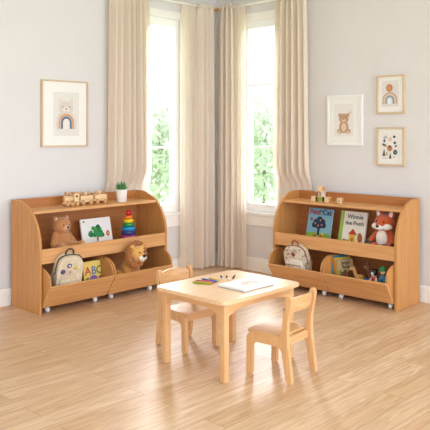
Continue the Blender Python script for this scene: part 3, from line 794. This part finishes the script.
# ------------------------------------------------------------------ alphabet blocks
BLG = 'wooden toy blocks on the right shelf'
e = .047
def block(label, u, s, z, front, side, rzd=0):
    t = thing('toy_block', label, 'toy block', UR.W(u, s, UR.top + z), -PI/2 + R(rzd), BLG)
    mb = MB(); mb.box((0, 0, e/2), (e, e, e), M['toywood'], bev=.0025); mb.build('cube_body', t)
    for nm, m, X in (('front_face', front, ident()), ('side_face', side, rot('Z', 90))):
        if m:
            mb = MB(); mb.box((0, -e/2 - .0003, e/2), (e*.86, .0012, e*.86), m, X); mb.build(nm, t)
    return t
green = cm('#7ba336', .5); wg = cm('#dfe6d2', .5)
s0 = .185
block('plain pale toy block at the left end of the bottom row', .318, s0, 0, None, M['blockbrown'])
block('toy block with a green front in the middle of the bottom row', .390, s0, 0, green, cm('#4a2c1a', .5))
block('plain pale toy block at the right end of the bottom row', .462, s0, 0, None, M['toywood_d'])
block('pale toy block on the left of the second row', .354, s0, e + .0002, M['blockbrown'], wg)
b = block('toy block with a brown front on the right of the second row', .426, s0, e + .0002, cm('#e4d3bd', .5), M['blockbrown'])
block('topmost toy block of the small pyramid', .390, s0, 2*e + .0004, None, M['toywood_d'])
b = block('single toy block with a grey mark, standing apart right of the pyramid',   .585, s0 - .01, 0, None, M['toywood_d'], 6)
text('letter', 'o', .04, '#8d8a92', b, 0, -e/2 - .001, .012)

# ------------------------------------------------------------------ little toys in the right bin
FZ = .1205
FG = 'little toy figures in the right bin'
hb = cm('#c08a4e', .6)
t = thing('toy_horse', 'small tan toy animal standing next to the leaning books', 'toy figure', UR.W(.880, .335, FZ), -PI/2 + R(-50), FG); t.scale = (0.82, 0.82, 0.82)
blob('body', t, hb, [((0, 0, .105), (.026, .045, .030))] + limb((0, -.035, .115), (0, -.060, .185), .020, 5, .016) + [((0, -.075, .190), (.016, .030, .018))]
     + limb((-.015, -.030, .1), (-.017, -.034, .008), .011) + limb((.015, -.030, .1), (.017, -.034, .008), .011) + limb((-.015, .030, .1), (-.017, .034, .008), .012) + limb((.015, .030, .1), (.017, .034, .008), .012)
     + [((-.010, -.058, .216), (.005, .005, .012)), ((.010, -.058, .216), (.005, .005, .012))], .004)
mb = MB(); mb.tube([(0, .042, .115), (0, .058, .09), (0, .060, .05)], [.007, .008, .003], cm('#7a5028', .7)); mb.build('tail', t)
mb = MB(); mb.tube([(0, -.045, .213), (0, -.036, .18), (0, -.022, .145)], .006, cm('#7a5028', .7)); mb.build('mane', t)
eyes(t, [(-.014, -.078, .196), (.014, -.078, .196)], .003)

t = thing('toy_deer', 'tall brown toy animal with small antlers among the toy figures', 'toy figure', UR.W(.962, .285, FZ), -PI/2 + R(-35), FG); t.scale = (0.82, 0.82, 0.82)
db = cm('#7d5234', .65)
blob('body', t, db, [((0, 0, .115), (.028, .042, .034))] + limb((0, -.028, .13), (0, -.048, .205), .021, 5, .017) + [((0, -.062, .212), (.018, .028, .019)), ((-.022, -.046, .226), (.010, .005, .007)), ((.022, -.046, .226), (.010, .005, .007))]
     + limb((-.016, -.026, .11), (-.018, -.03, .008), .011) + limb((.016, -.026, .11), (.018, -.03, .008), .011) + limb((-.016, .026, .11), (-.018, .03, .008), .012) + limb((.016, .026, .11), (.018, .03, .008), .012), .004)
for sx in (-1, 1):
    mb = MB(); mb.tube([(sx*.008, -.045, .228), (sx*.022, -.042, .248), (sx*.028, -.042, .268)], [.004, .0035, .002], cm('#5a4258', .6), 7); mb.tube([(sx*.018, -.043, .243), (sx*.034, -.046, .252)], [.003, .0015], cm('#5a4258', .6), 7); mb.build('antler', t)
mb = MB(); mb.ball((0, -.088, .209), (.009, .006, .007), M['black']); mb.build('nose', t)
eyes(t, [(-.016, -.066, .22), (.016, -.066, .22)], .003)

t = thing('toy_car', 'small blue toy between the brown animal and the black and white figure', 'toy', UR.W(.968, .385, FZ), -PI/2 + R(10)); t.scale = (0.78, 0.78, 0.78)
bl = cm('#2b63a6', .3)
mb = MB(); mb.prism(fillet([(-.045, .016), (.045, .016), (.045, .06), (.028, .072), (.016, .122), (-.024, .122), (-.036, .07), (-.045, .06)], .008), .052, bl, T(0, -.026, 0), bev=.005); mb.build('car_body', t)
mb = MB(); mb.prism(fillet([(-.026, .075), (.018, .075), (.010, .112), (-.020, .112)], .004), .053, cm('#1b2c44', .2), T(0, -.0265, 0)); mb.build('car_window', t)
for x in (-.027, .027):
    for sy in (-1, 1):
        mb = MB(); mb.lathe([(.010, -.006), (.016, -.005), (.016, .005), (.010, .006)], M['black'], T(x, sy*.028, .016) @ rot('X', 90), 16); mb.build('wheel', t)

t = thing('toy_figure', 'small toy figure with a black head, white face and red body', 'toy figure', UR.W(1.022, .345, FZ), -PI/2 + R(-20), FG); t.scale = (0.84, 0.84, 0.84)
mb = MB(); mb.lathe([(.026, .028), (.031, .06), (.030, .105), (.022, .135), (.016, .145)], cm('#b52f2b', .4), None, 20); mb.build('torso', t)
mb = MB(); mb.ball((0, 0, .172), (.034, .032, .034), M['black']); mb.build('head', t)
mb = MB(); mb.ball((0, -.014, .166), (.024, .022, .024), cm('#eee8e0', .5)); mb.build('face', t)
mb = MB(); mb.lathe([(.033, .188), (.036, .192), (.027, .206), (.004, .212)], M['black'], None, 18); mb.build('cap', t)
eyes(t, [(-.009, -.034, .172), (.009, -.034, .172)], .0032)
for sx in (-1, 1):
    mb = MB(); mb.tube([(sx*.026, 0, .125), (sx*.044, -.01, .1), (sx*.040, -.028, .085)], [.010, .009, .010], cm('#eee8e0', .5)); mb.build('arm', t)
    mb = MB(); mb.ball((sx*.015, -.006, .016), (.016, .024, .016), cm('#eee8e0', .5)); mb.build('foot', t)
mb = MB(); mb.lathe([(.020, .138), (.024, .143), (.020, .149)], cm('#eee8e0', .6), None, 18); mb.build('collar', t)

t = thing('peg_doll', 'small toy figure in a green cap and blue clothes in the right bin', 'toy figure', UR.W(1.103, .350, FZ), -PI/2 + R(-25), FG); t.scale = (0.9, 0.9, 0.9)
mb = MB(); mb.lathe([(.020, .07), (.027, .075), (.026, .12), (.018, .155), (.012, .16)], cm('#2a6b93', .45), None, 20); mb.build('torso', t)
mb = MB(); mb.ball((0, 0, .182), (.027, .026, .028), cm('#e3b893', .55)); mb.build('head', t)
mb = MB(); mb.lathe([(.0285, .190), (.030, .196), (.026, .215), (.012, .229), (.001, .232)], cm('#1f8244', .5), None, 20); mb.box((0, -.028, .1935), (.036, .026, .005), cm('#1f8244', .5), bev=.002); mb.build('cap', t)
eyes(t, [(-.009, -.024, .184), (.009, -.024, .184)], .003)
for sx in (-1, 1):
    mb = MB(); mb.tube([(sx*.022, 0, .145), (sx*.036, -.006, .115), (sx*.034, -.020, .095)], [.009, .008, .009], cm('#2f7fa0', .45)); mb.build('arm', t)
    mb = MB(); mb.tube([(sx*.012, 0, .08), (sx*.013, 0, .012)], .011, cm('#27547f', .5)); mb.ball((sx*.013, -.008, .010), (.013, .021, .010), cm('#5a3a26', .5)); mb.build('leg', t)

# ------------------------------------------------------------------ pictures
def picture(label, side, a, z0, z1, w, framem, fw, prt, group=None, dp=.025):
    """a: wall coordinate of the centre. local: x to the viewer's right, -y into the room"""
    t = thing('framed_print', label, 'picture', (a, -.001, z0) if side == 'L' else (-.001, a, z0), 0 if side == 'L' else -PI/2, group)
    h = z1 - z0; mb = MB()
    fx, fz = (framem, framem) if not isinstance(framem, tuple) else framem
    for sx in (-1, 1): mb.box((sx*(w/2 - fw/2), -dp/2, h/2), (fw, dp, h), fz, bev=.0015)
    for z in (fw/2, h - fw/2): mb.box((0, -dp/2, z), (w - 2*fw, dp, fw), fx, bev=.0015)
    mb.build('frame', t)
    mb = MB(); mb.box((0, -.006, h/2), (w - 2*fw, .010, h - 2*fw), M['paper']); mb.build('mat_board', t)
    a = Art(-.0112); prt(a); a.build('print', t)
    mb = MB(); mb.box((0, -.0205, h/2), (w - 2*fw, .002, h - 2*fw), M['glass']); mb.build('glass_pane', t)
    return t
def print_cat(a):       # 0.472 x 0.576
    a.rect(-.118, .095, .145, .475, '#e6e1d9')
    x = .012
    for sx in (-1, 1): a.poly([(x + sx*.070, .375), (x + sx*.068, .425), (x + sx*.030, .395)], '#dfd3c6')
    a.ell(x, .335, .075, .062, '#dccfc2'); a.ell(x, .320, .035, .026, '#e9e0d6'); a.ell(x, .328, .008, .007, '#26221f'); 
    for sx in (-1, 1): a.ell(x + sx*.035, .345, .006, .006, '#8a7767')
    z = .21
    for r_, c in ((.100, '#d9cdc2'), (.082, '#e6e1d9'), (.078, '#d99a62'), (.060, '#e6e1d9'), (.056, '#5a6a80'), (.034, '#ece8e1')): a.arch(x, z, r_, c, .055)
picture('large framed print of a pale cat above a rainbow, alone on the left wall', 'L', -1.913, 1.281, 1.856, .472, (M['frameX'], M['frameZ']), .013, print_cat)
def print_bear(a):      # .374 x .456
    a.rect(-.115, .085, .085, .375, '#ebe6e0')
    x = -.012; br, lt = '#c89a72', '#e3cbb2'
    for sx in (-1, 1): a.ell(x + sx*.043, .277, .017, .017, br)
    for sx in (-1, 1): a.ell(x + sx*.046, .128, .026, .022, br)
    a.ell(x, .170, .050, .058, br); a.ell(x, .245, .052, .045, br); a.ell(x, .165, .027, .038, lt); a.ell(x, .230, .020, .016, lt); a.ell(x, .237, .007, .006, '#3a2a22')
    for sx in (-1, 1): a.ell(x + sx*.020, .254, .0045, .005, '#3a2a22'); a.ell(x + sx*.048, .122, .013, .012, lt)
    a.ell(.058, .300, .010, .007, '#d3a58c', 30)
picture('white framed print of a sitting brown bear on the right wall', 'R', -1.628, 1.287, 1.743, .374, M['white'], .020, print_bear, 'small pictures on the right wall')
def print_sun(a):       # .266 x .332
    a.rect(-.085, .062, .075, .285, '#e4ded8')
    a.ell(-.012, .222, .032, .034, '#c9864f'); a.ell(-.012, .222, .014, .015, '#d79b66')
    z = .115
    for r_, c in ((.070, '#b58d76'), (.064, '#ddbf9f'), (.050, '#e8ddd2'), (.044, '#8d97a6'), (.028, '#cdd3da'), (.018, '#f3f0ec')): a.arch(-.008, z, r_, c, .030)
picture('wood framed print of an orange sun over a rainbow, upper right', 'R', -2.088, 1.566, 1.898, .266, (M['frameX'], M['frameZ']), .015, print_sun, 'small pictures on the right wall')
def print_leaf(a):
    a.rect(-.085, .055, .085, .280, '#f0ece6')
    g, o_, p = '#2f4f4a', '#d08a56', '#e6c6ae'
    a.ell(-.050, .245, .020, .014, '#b9c0c0', 20); a.ell(-.060, .215, .010, .014, g); a.ell(.035, .250, .013, .010, '#3d3538'); a.ell(-.005, .228, .018, .016, p, 30)
    a.ell(-.062, .180, .022, .010, '#6b4b3a', -20); a.ell(-.045, .168, .014, .008, '#c9a98d', 20); a.ell(.040, .198, .012, .012, g); a.ell(.050, .170, .014, .008, '#5c7a64', 40)
    a.ell(-.008, .150, .026, .026, o_); a.ell(-.008, .165, .014, .010, '#5b3a2c'); a.rect(-.026, .145, .010, .149, '#8a4f30')
    a.poly([(-.078, .085), (-.050, .085), (-.060, .150)], g); a.rect(-.046, .088, -.028, .120, '#d9b57e')
    a.ell(.045, .118, .020, .022, g); a.ell(.045, .118, .008, .009, '#6f8f86'); a.poly([(-.015, .062), (.010, .062), (-.002, .115)], g); a.ell(.036, .078, .012, .006, '#b9c0c0', 20); a.rect(-.075, .065, -.03, .069, '#d9b57e')
picture('wood framed print of small plant shapes, lower right', 'R', -2.088, 1.118, 1.450, .266, (M['frameX'], M['frameZ']), .015, print_leaf, 'small pictures on the right wall')

# ------------------------------------------------------------------ garden beyond the windows
mb = MB(); mb.box((8, 8, -.55), (40, 40, .1), mat('lawn_green', '#b9cf9a', .95, .2, 2)); struct(mb.build('ground'))
def tree(label, loc, h, r, seed, col):
    rnd = random.Random(seed)
    t = thing('garden_tree', label, 'tree', loc, 0, 'garden trees outside the windows')
    mb = MB(); mb.tube([(0, 0, 0), (.05, .02, h*.35), (0, 0, h*.8)], [.06, .045, .02], mat('bark', '#a89a86', .9, .2, 20)); mb.build('trunk', t)
    mb = MB(); lf = cloth_mat('leaf_' + col.lstrip('#'), col, .4); i = mb.mi(lf)  # leaf colour paled, overexposure put into it
    for k in range(2600):
        d = Vector((rnd.gauss(0, 1), rnd.gauss(0, 1), rnd.gauss(0, 1))).normalized() * rnd.random()**.4
        c = Vector((d.x*r, d.y*r, h*.56 + d.z*h*.44)); s_ = rnd.uniform(.07, .135)
        u = Vector((rnd.gauss(0, 1), rnd.gauss(0, 1), rnd.gauss(0, 1))).normalized(); w = u.cross(Vector((.3, .2, .9))).normalized()
        f = mb.bm.faces.new([mb.bm.verts.new(c + q) for q in (-u*s_, w*s_*.45, u*s_, -w*s_*.45)]); f.material_index = i
    mb.build('foliage', t)
tree('leafy tree in the garden seen through the left window', (4.0, 5.5, -.5), 2.9, 1.15, 1, '#cdd3be')
tree('leafy tree in the garden seen through the right window', (6.0, 4.35, -.5), 3.0, 1.15, 2, '#cad1ba')
tree('leafy tree farther back in the garden beyond the left window', (6.7, 8.6, -.5), 3.9, 1.5, 3, '#d3d9c6')
tree('leafy tree farther back in the garden beyond the right window', (9.4, 7.2, -.5), 3.9, 1.5, 4, '#d2d8c4')

# ------------------------------------------------------------------ light
w = bpy.data.worlds.new('sky'); S.world = w; w.use_nodes = True
nt = w.node_tree; N = nt.nodes; Lk = nt.links; bg = N['Background']
tc = N.new('ShaderNodeTexCoord'); dt = N.new('ShaderNodeVectorMath'); dt.operation = 'DOT_PRODUCT'; dt.inputs[1].default_value = (.64, .64, .42)
Lk.new(tc.outputs['Generated'], dt.inputs[0])
mr = N.new('ShaderNodeMapRange'); mr.interpolation_type = 'SMOOTHSTEP'; mr.inputs['From Min'].default_value = -.1; mr.inputs['From Max'].default_value = .8
mr.inputs['To Min'].default_value = 2.0; mr.inputs['To Max'].default_value = 4.2
d2 = N.new('ShaderNodeVectorMath'); d2.operation = 'DOT_PRODUCT'; d2.inputs[1].default_value = (.28, -.93, .24)
Lk.new(tc.outputs['Generated'], d2.inputs[0])
m2 = N.new('ShaderNodeMapRange'); m2.interpolation_type = 'SMOOTHSTEP'; m2.inputs['From Min'].default_value = .2; m2.inputs['From Max'].default_value = 1
m2.inputs['To Min'].default_value = 0; m2.inputs['To Max'].default_value = 1.2
Lk.new(d2.outputs['Value'], m2.inputs['Value'])
sm_ = N.new('ShaderNodeMath'); sm_.operation = 'ADD'; Lk.new(mr.outputs['Result'], sm_.inputs[0]); Lk.new(m2.outputs['Result'], sm_.inputs[1])
Lk.new(dt.outputs['Value'], mr.inputs['Value']); Lk.new(sm_.outputs[0], bg.inputs['Strength'])
bg.inputs['Color'].default_value = (.80, .89, 1.05, 1)
ld = bpy.data.lights.new('sun', 'SUN'); ld.energy = 2.8; ld.angle = R(26); ld.color = (1, .97, .95)
so = bpy.data.objects.new('sun', ld); COL.objects.link(so)
so.rotation_euler = Vector((.58, .68, .46)).to_track_quat('Z', 'Y').to_euler()

# ------------------------------------------------------------------ camera
cd = bpy.data.cameras.new('camera'); cam = bpy.data.objects.new('camera', cd); COL.objects.link(cam)
cd.sensor_width = 36; cd.lens = 678.03 / 430 * 36; cd.shift_y = -(215 - 133.05) / 430; cd.clip_start = .05
cam.location = (-5.2522, -5.0445, 1.4); yaw = .7671959
cam.rotation_euler = (PI/2, 0, yaw - PI/2)
S.camera = cam
S.view_settings.view_transform = 'Standard'; S.view_settings.look = 'None'; S.view_settings.gamma = 1; S.view_settings.use_curve_mapping = False
S.view_settings.exposure = .60
S.cycles.use_denoising = True
S.cycles.max_bounces = 10; S.cycles.diffuse_bounces = 6; S.cycles.transparent_max_bounces = 12
